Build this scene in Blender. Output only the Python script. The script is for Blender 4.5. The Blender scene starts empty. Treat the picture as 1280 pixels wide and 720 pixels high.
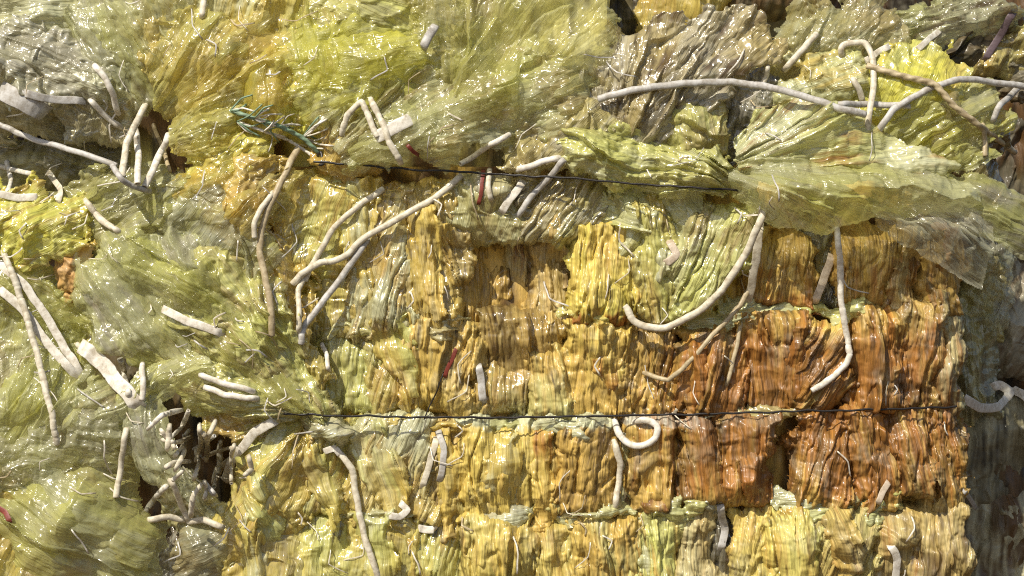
import bpy, math, zlib
import numpy as np

C = bpy.context.scene.collection
S = 800.0          # pixels of the photograph per metre in the plane of the bale's face
D = 2.4            # camera distance to that plane

# ------------------------------------------------------------------ noise
_rng = np.random.RandomState(7)
_GA = _rng.rand(1024) * 2 * np.pi
_GX, _GY = np.cos(_GA).astype(np.float32), np.sin(_GA).astype(np.float32)
_VV = (_rng.rand(1024) * 2 - 1).astype(np.float32)

def _h(i, j, seed):
    h = (i.astype(np.int64) * 374761393 + j.astype(np.int64) * 668265263 + int(seed) * 974634777) & 0xffffffff
    h = ((h ^ (h >> 13)) * 1274126177) & 0xffffffff
    return ((h ^ (h >> 16)) & 1023).astype(np.int32)

def pn(x, y, seed=0):
    """gradient noise, about -1..1"""
    xi, yi = np.floor(x), np.floor(y)
    fx, fy = (x - xi), (y - yi)
    def g(di, dj):
        k = _h(xi + di, yi + dj, seed)
        return _GX[k] * (fx - di) + _GY[k] * (fy - dj)
    u = fx * fx * fx * (fx * (fx * 6 - 15) + 10)
    v = fy * fy * fy * (fy * (fy * 6 - 15) + 10)
    a = g(0, 0) * (1 - u) + g(1, 0) * u
    b = g(0, 1) * (1 - u) + g(1, 1) * u
    return (a * (1 - v) + b * v) * 1.5

def fn(x, y, seed=0):
    """faceted noise: flat triangular facets between random heights, like creased film"""
    u = x + y * 0.57735; v = y * 1.1547
    i, j = np.floor(u), np.floor(v)
    f, g = u - i, v - j
    def r(di, dj): return _VV[_h(i + di, j + dj, seed + 91)]
    a00, a10, a01, a11 = r(0, 0), r(1, 0), r(0, 1), r(1, 1)
    lo = a00 * (1 - f - g) + a10 * f + a01 * g
    hi = a11 * (f + g - 1) + a10 * (1 - g) + a01 * (1 - f)
    return np.where(f + g < 1, lo, hi)

def pleat(p, t, seed=0):
    """lapping pleats: each climbs slowly and drops sharply; they swell, fade and turn over along their run"""
    p = p + pn(p * .7, t * .9, seed + 2) * .55
    k = np.floor(p); f = p - k
    am = pn(k * 5.37 + .5, t + k * 3.1, seed) * 1.7
    up = np.minimum(f / .86, (1 - f) / .14); dn = np.minimum(f / .14, (1 - f) / .86)
    return np.clip(am, 0, 1) * up + np.clip(-am, 0, 1) * dn

def sst(a, b, x):
    t = np.clip((x - a) / (b - a), 0, 1); return t * t * (3 - 2 * t)

# ------------------------------------------------------------------ colours (sRGB as the material itself has them)
def lin(c): return tuple(((v / 12.92) if v <= .04045 else ((v + .055) / 1.055) ** 2.4) for v in c)
COL = {k: np.array(lin(v)) for k, v in dict(
    Y=(.90, .80, .42), V=(.87, .87, .52), O=(.80, .77, .49), G=(.87, .87, .70), A=(.85, .71, .38), R=(.70, .46, .21),
    B=(.36, .26, .14), C=(.80, .78, .69), D=(.36, .33, .24), T=(.78, .71, .48), W=(.88, .86, .80), K=(.16, .15, .13),
    P=(.76, .68, .52), X=(.50, .17, .13), L=(.92, .90, .38), E=(.72, .70, .57)).items()}

# ------------------------------------------------------------------ materials
def nd(nt, t, **kw):
    n = nt.nodes.new(t)
    for k, v in kw.items():
        if k in n.inputs: n.inputs[k].default_value = v
        else: setattr(n, k, v)
    return n

def film_mat(name, rough=.22, clear=0.0, bump=.6, su=420, sv=90, transl=0.0, spec=.6, lo=.72, coat=.7):
    m = bpy.data.materials.new(name); m.use_nodes = True
    nt = m.node_tree; nt.nodes.clear(); L = nt.links.new
    out = nd(nt, 'ShaderNodeOutputMaterial')
    p = nd(nt, 'ShaderNodeBsdfPrincipled', Roughness=rough)
    p.inputs['Specular IOR Level'].default_value = spec
    p.inputs['Coat Weight'].default_value = coat; p.inputs['Coat Roughness'].default_value = .14; p.inputs['Coat IOR'].default_value = 1.6
    at = nd(nt, 'ShaderNodeAttribute', attribute_name='Col')
    uv = nd(nt, 'ShaderNodeUVMap', uv_map='UVMap')
    mp = nd(nt, 'ShaderNodeMapping'); mp.inputs['Scale'].default_value = (su, sv, 1)
    L(uv.outputs[0], mp.inputs[0])
    n1 = nd(nt, 'ShaderNodeTexNoise', Scale=1.0, Detail=2.2, Roughness=.6, Distortion=.15)
    L(mp.outputs[0], n1.inputs[0])
    mp2 = nd(nt, 'ShaderNodeMapping'); mp2.inputs['Scale'].default_value = (su * .45, su * .12, 1)
    L(uv.outputs[0], mp2.inputs[0])
    v1 = nd(nt, 'ShaderNodeTexVoronoi', Scale=1.0, feature='DISTANCE_TO_EDGE')
    n2 = nd(nt, 'ShaderNodeTexNoise', Scale=.7, Detail=2.0)
    L(mp2.outputs[0], n2.inputs[0])
    ad = nd(nt, 'ShaderNodeVectorMath', operation='ADD'); L(mp2.outputs[0], ad.inputs[0]); L(n2.outputs['Color'], ad.inputs[1])
    L(ad.outputs[0], v1.inputs[0])
    rg = nd(nt, 'ShaderNodeMath', operation='PINGPONG'); L(n1.outputs[0], rg.inputs[0]); rg.inputs[1].default_value = .12
    mx = nd(nt, 'ShaderNodeMath', operation='MULTIPLY_ADD'); L(v1.outputs['Distance'], mx.inputs[0]); mx.inputs[1].default_value = .10
    mz = nd(nt, 'ShaderNodeMath', operation='MULTIPLY_ADD'); L(rg.outputs[0], mz.inputs[0]); mz.inputs[1].default_value = 1.2; L(n1.outputs[0], mz.inputs[2])
    L(mz.outputs[0], mx.inputs[2])
    bp = nd(nt, 'ShaderNodeBump', Strength=bump, Distance=.0022); L(mx.outputs[0], bp.inputs['Height'])
    L(bp.outputs[0], p.inputs['Normal']); L(bp.outputs[0], p.inputs['Coat Normal'])
    # patchy gloss and faint colour streaks along the folds
    rr = nd(nt, 'ShaderNodeMapRange'); L(n2.outputs[0], rr.inputs[0])
    rr.inputs[1].default_value = .35; rr.inputs[2].default_value = .65; rr.inputs[3].default_value = rough * .6; rr.inputs[4].default_value = rough * 1.9
    L(rr.outputs[0], p.inputs['Roughness'])
    mpc = nd(nt, 'ShaderNodeMapping'); mpc.inputs['Scale'].default_value = (su * 1.4, sv * .5, 1); L(uv.outputs[0], mpc.inputs[0])
    n3 = nd(nt, 'ShaderNodeTexNoise', Scale=1.0, Detail=5.0, Roughness=.7); L(mpc.outputs[0], n3.inputs[0])
    hs = nd(nt, 'ShaderNodeHueSaturation'); L(at.outputs[0], hs.inputs['Color'])
    r2 = nd(nt, 'ShaderNodeMapRange'); L(n3.outputs[0], r2.inputs[0])
    r2.inputs[1].default_value = .3; r2.inputs[2].default_value = .7; r2.inputs[3].default_value = lo; r2.inputs[4].default_value = 1.2
    L(r2.outputs[0], hs.inputs['Value'])
    L(hs.outputs[0], p.inputs['Base Color'])
    sh = p.outputs[0]
    if transl > 0:
        tr = nd(nt, 'ShaderNodeBsdfTranslucent'); L(hs.outputs[0], tr.inputs[0]); L(bp.outputs[0], tr.inputs['Normal'])
        ms = nd(nt, 'ShaderNodeMixShader'); ms.inputs[0].default_value = transl; L(sh, ms.inputs[1]); L(tr.outputs[0], ms.inputs[2]); sh = ms.outputs[0]
    if clear > 0:
        tp = nd(nt, 'ShaderNodeBsdfTransparent')
        tm = nd(nt, 'ShaderNodeMix', data_type='RGBA'); tm.inputs[0].default_value = .15; tm.inputs[6].default_value = (1, 1, 1, 1); L(hs.outputs[0], tm.inputs[7])
        L(tm.outputs[2], tp.inputs[0])
        lw = nd(nt, 'ShaderNodeLayerWeight', Blend=.35); L(bp.outputs[0], lw.inputs['Normal'])
        mr = nd(nt, 'ShaderNodeMapRange'); L(lw.outputs['Facing'], mr.inputs[0])
        mr.inputs[3].default_value = clear; mr.inputs[4].default_value = clear * .25
        mm = nd(nt, 'ShaderNodeMath', operation='MULTIPLY'); mm.use_clamp = True; L(mr.outputs[0], mm.inputs[0]); L(r2.outputs[0], mm.inputs[1])
        ms = nd(nt, 'ShaderNodeMixShader'); L(mm.outputs[0], ms.inputs[0]); L(sh, ms.inputs[1]); L(tp.outputs[0], ms.inputs[2]); sh = ms.outputs[0]
    L(sh, out.inputs[0])
    return m

M = {
    'packed': film_mat('packed_film', rough=.38, bump=.9, su=280, sv=20, spec=.5, transl=.15, lo=.45, coat=.2),
    'gloss': film_mat('glossy_film', rough=.17, bump=.85, su=240, sv=16, spec=.9, transl=.35, coat=.9, lo=.66),
    'sheet': film_mat('loose_film', rough=.18, bump=.8, su=240, sv=14, spec=.9, clear=.44, transl=.42, coat=.9, lo=.7),
    'silk': film_mat('thin_smooth_film', rough=.16, bump=.8, su=240, sv=11, spec=1., clear=.58, transl=.45, coat=.9, lo=.75),
    'clear': film_mat('clear_film', rough=.12, bump=.8, su=240, sv=12, spec=1., clear=.80, lo=.9, coat=1.),
    'dull': film_mat('dusty_film', rough=.5, bump=.4, su=220, sv=80, spec=.35, coat=.1),
}

def tube_mat(name, col, rough=.5):
    m = bpy.data.materials.new(name); m.use_nodes = True
    nt = m.node_tree; L = nt.links.new; p = nt.nodes['Principled BSDF']
    tc = nd(nt, 'ShaderNodeTexCoord')
    n = nd(nt, 'ShaderNodeTexNoise', Scale=85.0, Detail=6.0, Roughness=.65); L(tc.outputs['Object'], n.inputs[0])
    cr = nd(nt, 'ShaderNodeValToRGB'); L(n.outputs[0], cr.inputs[0])
    c = lin(col)
    cr.color_ramp.elements[0].position = .32; cr.color_ramp.elements[0].color = (c[0] * .55, c[1] * .5, c[2] * .42, 1)
    cr.color_ramp.elements[1].position = .6; cr.color_ramp.elements[1].color = (*c, 1)
    L(cr.outputs[0], p.inputs['Base Color']); p.inputs['Roughness'].default_value = rough
    n2 = nd(nt, 'ShaderNodeTexNoise', Scale=260.0, Detail=4.0); L(tc.outputs['Object'], n2.inputs[0])
    b = nd(nt, 'ShaderNodeBump', Strength=.35, Distance=.001); L(n2.outputs[0], b.inputs['Height']); L(b.outputs[0], p.inputs['Normal'])
    return m
TM = {'white': tube_mat('white_plastic', (.89, .87, .82)), 'grey': tube_mat('grey_plastic', (.74, .73, .71)),
      'beige': tube_mat('beige_plastic', (.84, .81, .73)), 'tan': tube_mat('tan_plastic', (.72, .66, .53)),
      'purple': tube_mat('purple_plastic', (.40, .34, .36)), 'teal': tube_mat('teal_fibre', (.50, .60, .50), .6),
      'pink': tube_mat('pink_plastic', (.79, .73, .65)), 'red': tube_mat('red_plastic', (.50, .22, .17)),
      'wire': tube_mat('black_wire', (.13, .11, .10), .45)}

# ------------------------------------------------------------------ tagging
def tag(o, label, cat, group=None, kind=None):
    if label: o['label'] = label
    if cat: o['category'] = cat
    if group: o['group'] = group
    if kind: o['kind'] = kind
    return o
def empty(name, loc):
    o = bpy.data.objects.new(name, None); C.objects.link(o); o.location = loc; o.empty_display_size = .1
    return o

# front surface of everything built so far, so that strips and wires can be laid ON the film
DMX0, DMY0 = -160, -140
DM = np.full((1000, 1600), 9.0, np.float32)
def splat(co):
    y = co[:, 1]; k = S * D / (D + y)
    px = np.round(640 + co[:, 0] * k).astype(int) - DMX0; py = np.round(360 - co[:, 2] * k).astype(int) - DMY0
    ok = (px >= 0) & (px < 1600) & (py >= 0) & (py < 1000)
    np.minimum.at(DM, (py[ok], px[ok]), y[ok])
def front(px, py, r=5):
    a, b = int(px) - DMX0, int(py) - DMY0
    w = DM[max(0, b - r):b + r + 1, max(0, a - r):a + r + 1]
    w = w[w < 5]
    return float(np.percentile(w, 8)) if w.size else .05

def surface(gx, gy, r):
    X0, Y0, X1, Y1 = int(gx.min()) - DMX0, int(gy.min()) - DMY0, int(gx.max()) - DMX0 + 2, int(gy.max()) - DMY0 + 2
    X0, Y0 = max(0, X0 - r), max(0, Y0 - r); W = DM[Y0:Y1 + r, X0:X1 + r].astype(np.float64).copy()
    bad = W > 1.; md = float(np.median(W[~bad])) if (~bad).any() else .05
    W[bad] = md
    for _ in range(2):
        for ax in (0, 1):
            p = np.pad(W, [(r, r) if a == ax else (0, 0) for a in (0, 1)], mode='edge'); c = np.cumsum(p, axis=ax)
            c = np.concatenate([np.zeros_like(np.take(c, [0], ax)), c], ax); n = W.shape[ax]
            W = (np.take(c, np.arange(2 * r + 1, 2 * r + 1 + n), ax) - np.take(c, np.arange(n), ax)) / (2 * r + 1)
    iy = np.clip((gy - DMY0 - Y0).astype(int), 0, W.shape[0] - 1); ix = np.clip((gx - DMX0 - X0).astype(int), 0, W.shape[1] - 1)
    return W[iy, ix], float(np.median(W[iy, ix]))

def mesh_obj(name, co, faces, mat, parent=None, uv=None, col=None, smooth=True):
    me = bpy.data.meshes.new(name)
    n, f = len(co), len(faces); k = faces.shape[1]
    org = np.array(parent.location) if parent is not None else co.mean(0)
    me.vertices.add(n); me.vertices.foreach_set('co', (co - org).astype(np.float32).ravel())
    me.loops.add(f * k); me.loops.foreach_set('vertex_index', faces.astype(np.int32).ravel())
    me.polygons.add(f); me.polygons.foreach_set('loop_start', np.arange(0, f * k, k, dtype=np.int32))
    me.update(calc_edges=True)
    me.polygons.foreach_set('use_smooth', np.full(f, smooth))
    if uv is not None:
        l = me.uv_layers.new(name='UVMap'); l.data.foreach_set('uv', uv[faces.ravel()].astype(np.float32).ravel())
    if col is not None:
        a = me.color_attributes.new('Col', 'FLOAT_COLOR', 'POINT')
        a.data.foreach_set('color', np.concatenate([col, np.ones((n, 1))], 1).astype(np.float32).ravel())
    me.materials.append(mat)
    o = bpy.data.objects.new(name, me); C.objects.link(o)
    if parent is not None: o.parent = parent
    else: o.location = org
    return o

def sdf(px, py, poly):
    P = np.array(poly, float); n = len(P)
    d = np.full(px.shape, 1e9); ins = np.zeros(px.shape, bool)
    for i in range(n):
        a, b = P[i], P[(i + 1) % n]
        e = b - a; wx, wy = px - a[0], py - a[1]
        t = np.clip((wx * e[0] + wy * e[1]) / (e @ e + 1e-9), 0, 1)
        d = np.minimum(d, (wx - e[0] * t) ** 2 + (wy - e[1] * t) ** 2)
        c = ((a[1] > py) != (b[1] > py)) & (px < (b[0] - a[0]) * (py - a[1]) / (b[1] - a[1] + 1e-9) + a[0])
        ins ^= c
    return np.where(ins, 1, -1) * np.sqrt(d)

_count = [0]
def film(name, poly, y=0., bulge=.02, cols='OYA', ang=90, style='fold', amp=1., edge=16, deep=.035, mat='gloss', parent=None,
         pinch=None, step=1.3, top=None, stain=.5, free=0., wob=11, lam=34, tilt=(0, 0), an=6., cband=None, cr=1., grow=9, dirt=.25, wv=1., veil=0, drape=0, oct=4, fine=1., crack=0.):
    """One crumpled piece of film. poly: its outline (photo pixels), y: depth of its face, ang: run of its folds."""
    _count[0] += 1; sd = zlib.crc32(repr((_count[0], poly[0])).encode()) % 9973
    P = np.array(poly, float); x0, y0 = P.min(0) - 14 - grow; x1, y1 = P.max(0) + 14 + grow
    nx, ny = int((x1 - x0) / step) + 2, int((y1 - y0) / step) + 2
    gx, gy = np.meshgrid(np.linspace(x0, x1, nx), np.linspace(y0, y1, ny))
    wx = gx + pn(gx / 38, gy / 38, sd) * wob + pn(gx / 11, gy / 11, sd + 1) * wob * .35 + pn(gx / 4.5, gy / 4.5, sd + 5) * wob * .12
    wy = gy + pn(gx / 38, gy / 38, sd + 2) * wob + pn(gx / 11, gy / 11, sd + 3) * wob * .35 + pn(gx / 4.5, gy / 4.5, sd + 6) * wob * .12
    d = sdf(wx, wy, poly) + grow
    dm = max(d.max(), 1.)
    # fold coordinates (s across the folds, t along them)
    if pinch is not None:
        qx, qy = gx - pinch[0], gy - pinch[1]
        r = np.hypot(qx, qy) + 12
        s = np.arctan2(qy, qx) * (60 + .45 * r.mean()) ; t = r * 1.2
        # keep the seam of the angle away from the piece
        cx, cy = P.mean(0); a0 = math.atan2(cy - pinch[1], cx - pinch[0])
        th = np.arctan2(qy, qx) - a0; th = (th + np.pi) % (2 * np.pi) - np.pi
        s = th * (30 + .95 * (np.hypot(cx - pinch[0], cy - pinch[1])))
        atten = sst(0, 60, r)
    else:
        a = math.radians(ang); ca, sa = math.cos(a), -math.sin(a)
        t = gx * ca + gy * sa; s = -gx * sa + gy * ca; atten = 1.
    mod = (.12 + 1.35 * sst(-.45, .6, pn(gx / 52, gy / 52, sd + 15) + .6 * pn(gx / 17, gy / 17, sd + 16)) ** 1.3) * fine
    if style == 'fold':
        s2 = s + pn(s / 80, t / 170, sd + 7) * 34 * wv + pn(s / 24, t / 110, sd + 8) * 9 * wv
        h = fn(s2 / (lam * 1.4), t / (lam * 5), sd + 17) * lam * .26 + pn(s2 / (lam * 1.8), t / (lam * 3), sd + 18) * lam * .3
        l = lam
        for k, wgt in enumerate(((1.05, .95, .62, .5, .7) if mat == 'packed' else (1.15, .72, .34, .24, .30))[:oct]):
            h = h + pleat(s2 / l, t / (l * an), sd + 20 + 3 * k) * l * .36 * wgt * (mod if k > 1 else .55 + .75 * sst(-.4, .4, pn(gx / 60, gy / 90, sd + 19 + k)))
            s2 = s2 + pn(s / (l * .9), t / (l * 3.2), sd + 40 + k) * l * .30 * wv
            l *= .52
        h = h + (fn(s2 / 15 + t / 60, t / 44 - s / 50, sd + 51) * 3.2 + fn(s2 / 7.5 - t / 40, t / 26 + s / 30, sd + 52) * 1.7 + fn(s2 / 3.8 + t / 30, t / 20, sd + 57) * .75) * mod * cr * (1 if mat == 'packed' else .55) - np.abs(pn(s / 50 + 3, t / 34, sd + 50)) * 4 * cr
        if crack: h = h - crack * (sst(.80, 1., 1 - np.abs(pn(s2 / 16, t / 85, sd + 55))) * 6 + sst(.78, 1., 1 - np.abs(pn(s2 / 7.5 + .4, t / 50, sd + 56))) * 2.8) * (.4 + .6 * mod)
    else:
        s2 = s + pn(s / 75, t / 75, sd + 7) * 30 + pn(s / 22, t / 22, sd + 8) * 7
        t2 = t + pn(s / 75, t / 75, sd + 9) * 30 + pn(s / 22, t / 22, sd + 10) * 7
        h = 0; l = lam * 1.15
        rot = 0.
        for k, wgt in enumerate((1.1, .8, .55, .45, .4)):
            rot += (.9 + .5 * math.sin(sd + k)); c_, s_ = math.cos(rot), math.sin(rot)
            u, v = s2 * c_ + t2 * s_, -s2 * s_ + t2 * c_
            h = h + (pleat(u / l, v / (l * (2.6 + k)), sd + 20 + 3 * k) * .20 + fn(u / l, v / (l * (1.3 + .5 * k)), sd + 21 + 3 * k) * .22) * l * wgt * (mod if k > 1 else 1)
            l *= .55
    h = h * atten * amp
    prof = np.sqrt(1 - (1 - np.clip(d / edge, 0, 1)) ** 2)
    big = sst(0, 1, d / dm)
    dp = deep * (.3 + 1.2 * sst(-.5, .5, pn(gx / 45, gy / 45, sd + 80)))
    if drape:   # lies over what is already there
        base, ym = surface(gx, gy, drape)
        bulge, y = bulge * .3, ym - .006; base = base - ym
    else: base = 0.
    yv = y + base + dp * (1 - prof) * (1 - free) - bulge * big - h / S * (.55 + .45 * prof) - (pn(gx / 90, gy / 90, sd + 81) * 9 + pn(gx / 70, gy / 70, 4) * 8) / S + tilt[0] * (gx - P[:, 0].mean()) / S + tilt[1] * (gy - P[:, 1].mean()) / S
    kk = (D + y) / D / S
    X = (gx - 640) * kk; Z = (360 - gy) * kk
    # creases lean sideways a little so that folds overlap
    X = X + (pn(gx / 14, gy / 30, sd + 60) * 2.6 + pn(gx / 6, gy / 12, sd + 61) * .5) * amp / S
    Z = Z + (pn(gx / 30, gy / 14, sd + 62) * 2.6 + pn(gx / 12, gy / 6, sd + 63) * .5) * amp / S
    # colours that belong to the film: tints, rust and dust stains running with the folds
    c1, c2, c3 = (COL[k] for k in cols)
    m1 = sst(-.9, .9, pn(s / 90, t / 170, sd + 70) + .45 * pn(s / 14, t / 120, sd + 71))
    m2 = .85 * sst(.55 - stain, 1.35 - stain, .6 * pn(s / 34, t / 60, sd + 72) + .5 * pn(s / 6, t / 70, sd + 73) + .2 * pn(s / 15, t / 15, sd + 74) + .25)
    cc = c1 * (1 - m1[..., None]) + c2 * m1[..., None]
    cc = cc * (1 - m2[..., None]) + c3 * m2[..., None]
    if top is not None:   # pale fold-over at the head of a packed bundle: (colour, height px)
        m3 = 1 - sst(.6, 1., (gy - P[:, 1].min() + pn(gx / 17, gy / 17, sd + 75) * 9 + pn(gx / 5, gy / 9, sd + 76) * 4) / top[1])
        cc = cc * (1 - m3[..., None]) + COL[top[0]] * m3[..., None]
    if mat == 'packed' and y < .1:   # the rusty patch right of the bale's middle, soaking along the pleats
        rf = np.exp(-((gx - 1010) / 215) ** 4) * (sst(395, 440, gy) * (1 - sst(600, 650, gy)) + .62 * sst(300, 345, gy) * (1 - sst(395, 440, gy)) + .32 * sst(600, 650, gy))
        m5 = .84 * sst(.38, 1.05, rf + .42 * pn(s / 13, t / 90, sd + 90) + .30 * pn(s / 3.4, t / 55, sd + 91))
        m6 = sst(.75, 1.25, rf + .5 * pn(s / 3.2, t / 40, sd + 92) + .4 * pn(s / 17, t / 50, sd + 93)) * .6
        cc = cc * (1 - m5[..., None]) + COL['R'] * m5[..., None]
        cc = cc * (1 - m6[..., None]) + COL['B'] * m6[..., None]
    if cband is not None:  # rust line at the foot: (colour, height px)
        m3 = sst(.0, 1., (gy - (P[:, 1].max() - cband[1]) + pn(gx / 6, gy / 14, sd + 77) * 12) / cband[1])
        cc = cc * (1 - m3[..., None]) + COL[cband[0]] * m3[..., None]
    m4 = sst(.30, .62, pn(s / 2.9 + pn(s / 20, t / 40, sd + 84) * 2, t / 50, sd + 82) * .8 + .45 * pn(s / 30, t / 40, sd + 83)) * dirt
    cc = cc * (1 - m4[..., None]) + COL['B'] * .8 * m4[..., None]
    dust = sst(.15, .9, pn(gx / 50, gy / 50, sd + 78) + .5 * pn(gx / 9, gy / 9, sd + 79)) * .22
    cc = cc * (1 - dust[..., None]) + COL['C'] * dust[..., None]
    ok = d > 0
    q = ok[:-1, :-1] & ok[1:, :-1] & ok[:-1, 1:] & ok[1:, 1:]
    idx = np.arange(nx * ny).reshape(ny, nx)
    f = np.stack([idx[:-1, :-1][q], idx[1:, :-1][q], idx[1:, 1:][q], idx[:-1, 1:][q]], 1)
    used = np.unique(f); rm = np.full(nx * ny, -1); rm[used] = np.arange(len(used)); f = rm[f]
    co = np.stack([X.ravel()[used], yv.ravel()[used], Z.ravel()[used]], 1)
    uv = np.stack([s.ravel()[used], t.ravel()[used]], 1) / S
    o = mesh_obj(name, co, f, M[mat], parent, uv, np.clip(cc.reshape(-1, 3)[used], 0, 1))
    splat(co)
    if veil:
        film('film_layer', poly, y=y - .010, bulge=bulge, cols='CG' + cols[0], ang=ang + 20, style=style, amp=amp * .9, edge=edge, deep=deep * .6, mat='clear', parent=o,
             step=step * 1.1, lam=lam * 1.2, wob=wob * 1.5, an=an, grow=-4, stain=.2, free=.7)
    return o

# ------------------------------------------------------------------ splines and strips
def crom(pts, n):
    P = np.array(pts, float)
    if len(P) == 2: P = np.array([P[0], (P[0] + P[1]) / 2, P[1]])
    P = np.vstack([2 * P[0] - P[1], P, 2 * P[-1] - P[-2]])
    out = []
    m = len(P) - 3
    for i in range(m):
        p0, p1, p2, p3 = P[i:i + 4]
        for t in np.linspace(0, 1, n, endpoint=(i == m - 1)):
            out.append(.5 * ((2 * p1) + (-p0 + p2) * t + (2 * p0 - 5 * p1 + 4 * p2 - p3) * t * t + (-p0 + 3 * p1 - 3 * p2 + p3) * t ** 3))
    return np.array(out)

def strip(pts, r=5.5, mat='white', name='plastic_tube', flat=1., lift=0., label=None, cat='tube', group=None, parent=None, twist=0.,
          hollow=True, sink=(9, 9), wrinkle=.22, rope=0, kink=.6):
    r = r * (.8 if flat > .6 else .80)
    if flat < .45: flat *= .45
    if flat > .6 and not rope and wrinkle: flat = .78
    """A bent plastic tube or strip laid on the film. pts in photo pixels, optional third value = extra height (px) toward the viewer."""
    pts = [tuple(p) + (0,) * (3 - len(p)) for p in pts]
    _count[0] += 1; sd = _count[0] * 13 + 5; rg = np.random.RandomState(sd)
    L = sum(math.dist(pts[i][:2], pts[i + 1][:2]) for i in range(len(pts) - 1))
    nn = max(6, int(L / (len(pts) - 1) / 1.5))
    q = crom(pts, nn); n = len(q)
    if kink and len(pts) > 2 and len(pts) < 7:
        lq = np.vstack([np.linspace(pts[i], pts[i + 1], nn, endpoint=(i == len(pts) - 2)) for i in range(len(pts) - 1)])
        if len(lq) == n: q = q * (1 - kink) + lq * kink
    if wrinkle:
        tt = np.linspace(0, L, n)
        q[:, 0] += pn(tt / 24, tt * 0 + sd, 1) * 1.6; q[:, 1] += pn(tt / 24, tt * 0 + sd, 2) * 1.6
    yy = np.array([front(a, b, int(r) + 1) for a, b, _ in q])
    w = max(5, int(n * .22)); 
    pad = np.pad(yy, w, mode='edge')
    lo = np.array([pad[i:i + 2 * w + 1].min() for i in range(n)]) * .55 + yy * .45
    pad = np.pad(lo, w, mode='edge'); ys = np.array([pad[i:i + 2 * w + 1].mean() for i in range(n)])
    ys = ys - (r * .75 * min(1, flat * 1.2) + q[:, 2]) / S - lift
    u = np.linspace(0, 1, n)
    ys += np.clip(1 - u / .12, 0, 1) ** 1.5 * sink[0] / S + np.clip(1 - (1 - u) / .12, 0, 1) ** 1.5 * sink[1] / S
    k = (D + ys) / D / S
    c = np.stack([(q[:, 0] - 640) * k, ys, (360 - q[:, 1]) * k], 1)
    T = np.gradient(c, axis=0); T /= np.linalg.norm(T, axis=1)[:, None] + 1e-9
    F = np.array([0, -1., 0]); A = np.cross(T, F); A /= np.linalg.norm(A, axis=1)[:, None] + 1e-9; B = np.cross(T, A)
    m = 14 if rope == 0 else 16
    th = np.linspace(0, 2 * np.pi, m, endpoint=False)
    R = np.full(n, r / S)
    if wrinkle > .3: R = R * (.8 + .2 * np.minimum(1, np.minimum(np.linspace(0, L, n), L - np.linspace(0, L, n)) / (r * 2.2)))
    tt = np.linspace(0, L, n)
    if wrinkle: R = R * (1 + wrinkle * .14 * fn(tt / 7, tt * 0 + sd, 3) + wrinkle * .10 * pn(tt / 30, tt * 0 + sd, 4))
    if wrinkle:   # cracks and creases round the tube
        pos = np.cumsum(rg.uniform(6, 26 / max(.35, wrinkle), 200)); dd = np.abs(tt[:, None] - pos[None, :]).min(1)
        R = R * (1 - (.06 + .16 * wrinkle) * np.clip(1 - dd / 1.6, 0, 1)); seg = np.searchsorted(pos, tt)
        R = R * (1 + .12 * wrinkle * (rg.rand(202)[seg] - .5))
    rings = []
    for i in range(n):
        ph = twist * tt[i] / 100.
        a = math.cos(ph); b = math.sin(ph)
        cx = np.cos(th); cy = np.sin(th) * flat
        rr = R[i] * (1 + (.05 * wrinkle * np.sin(3 * th + tt[i] / 9)))
        if rope: rr = R[i] * (.78 + .30 * np.abs(np.cos(rope * .5 * th + tt[i] / (r * 1.3))))
        ux, uy = (cx * a - cy * b) * rr, (cx * b + cy * a) * rr
        rings.append(c[i] + A[i] * ux[:, None] + B[i] * uy[:, None])
    if hollow and flat > .6:
        def inner(i, s_, dd): return c[i] + T[i] * dd + (rings[i] - c[i]) * s_
        rings = [inner(0, .45, r * 1.6 / S), inner(0, .68, 0)] + rings + [inner(n - 1, .68, 0), inner(n - 1, .45, -r * 1.6 / S)]
    V = np.vstack(rings); nr = len(rings)
    i0 = (np.arange(nr - 1)[:, None] * m + np.arange(m)[None, :]).ravel()
    i1 = (np.arange(nr - 1)[:, None] * m + (np.arange(m)[None, :] + 1) % m).ravel()
    f = np.stack([i0, i1, i1 + m, i0 + m], 1)
    # close both ends with a centre point
    V = np.vstack([V, rings[0].mean(0), rings[-1].mean(0)])
    a = np.arange(m); b = (a + 1) % m
    f = np.vstack([f, np.stack([np.full(m, nr * m), b, a, a], 1)[:, :4], np.stack([np.full(m, nr * m + 1), a + (nr - 1) * m, b + (nr - 1) * m, b + (nr - 1) * m], 1)])
    me = bpy.data.meshes.new(name)
    org = np.array(parent.location) if parent is not None else c.mean(0)
    me.from_pydata([tuple(v) for v in (V - org)], [], [tuple(dict.fromkeys(x)) for x in f.tolist()]); me.update()
    me.polygons.foreach_set('use_smooth', np.full(len(me.polygons), True))
    me.materials.append(TM[mat]); o = bpy.data.objects.new(name, me); C.objects.link(o)
    if parent is not None: o.parent = parent
    else: o.location = org
    if label: tag(o, label, cat, group)
    return o

def box(x0, y0, x1, y1): return [(x0, y0), ((x0 + x1) / 2, y0 - 2), (x1, y0), (x1 + 2, (y0 + y1) / 2), (x1, y1), ((x0 + x1) / 2, y1 + 2), (x0, y1), (x0 - 2, (y0 + y1) / 2)]

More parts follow.
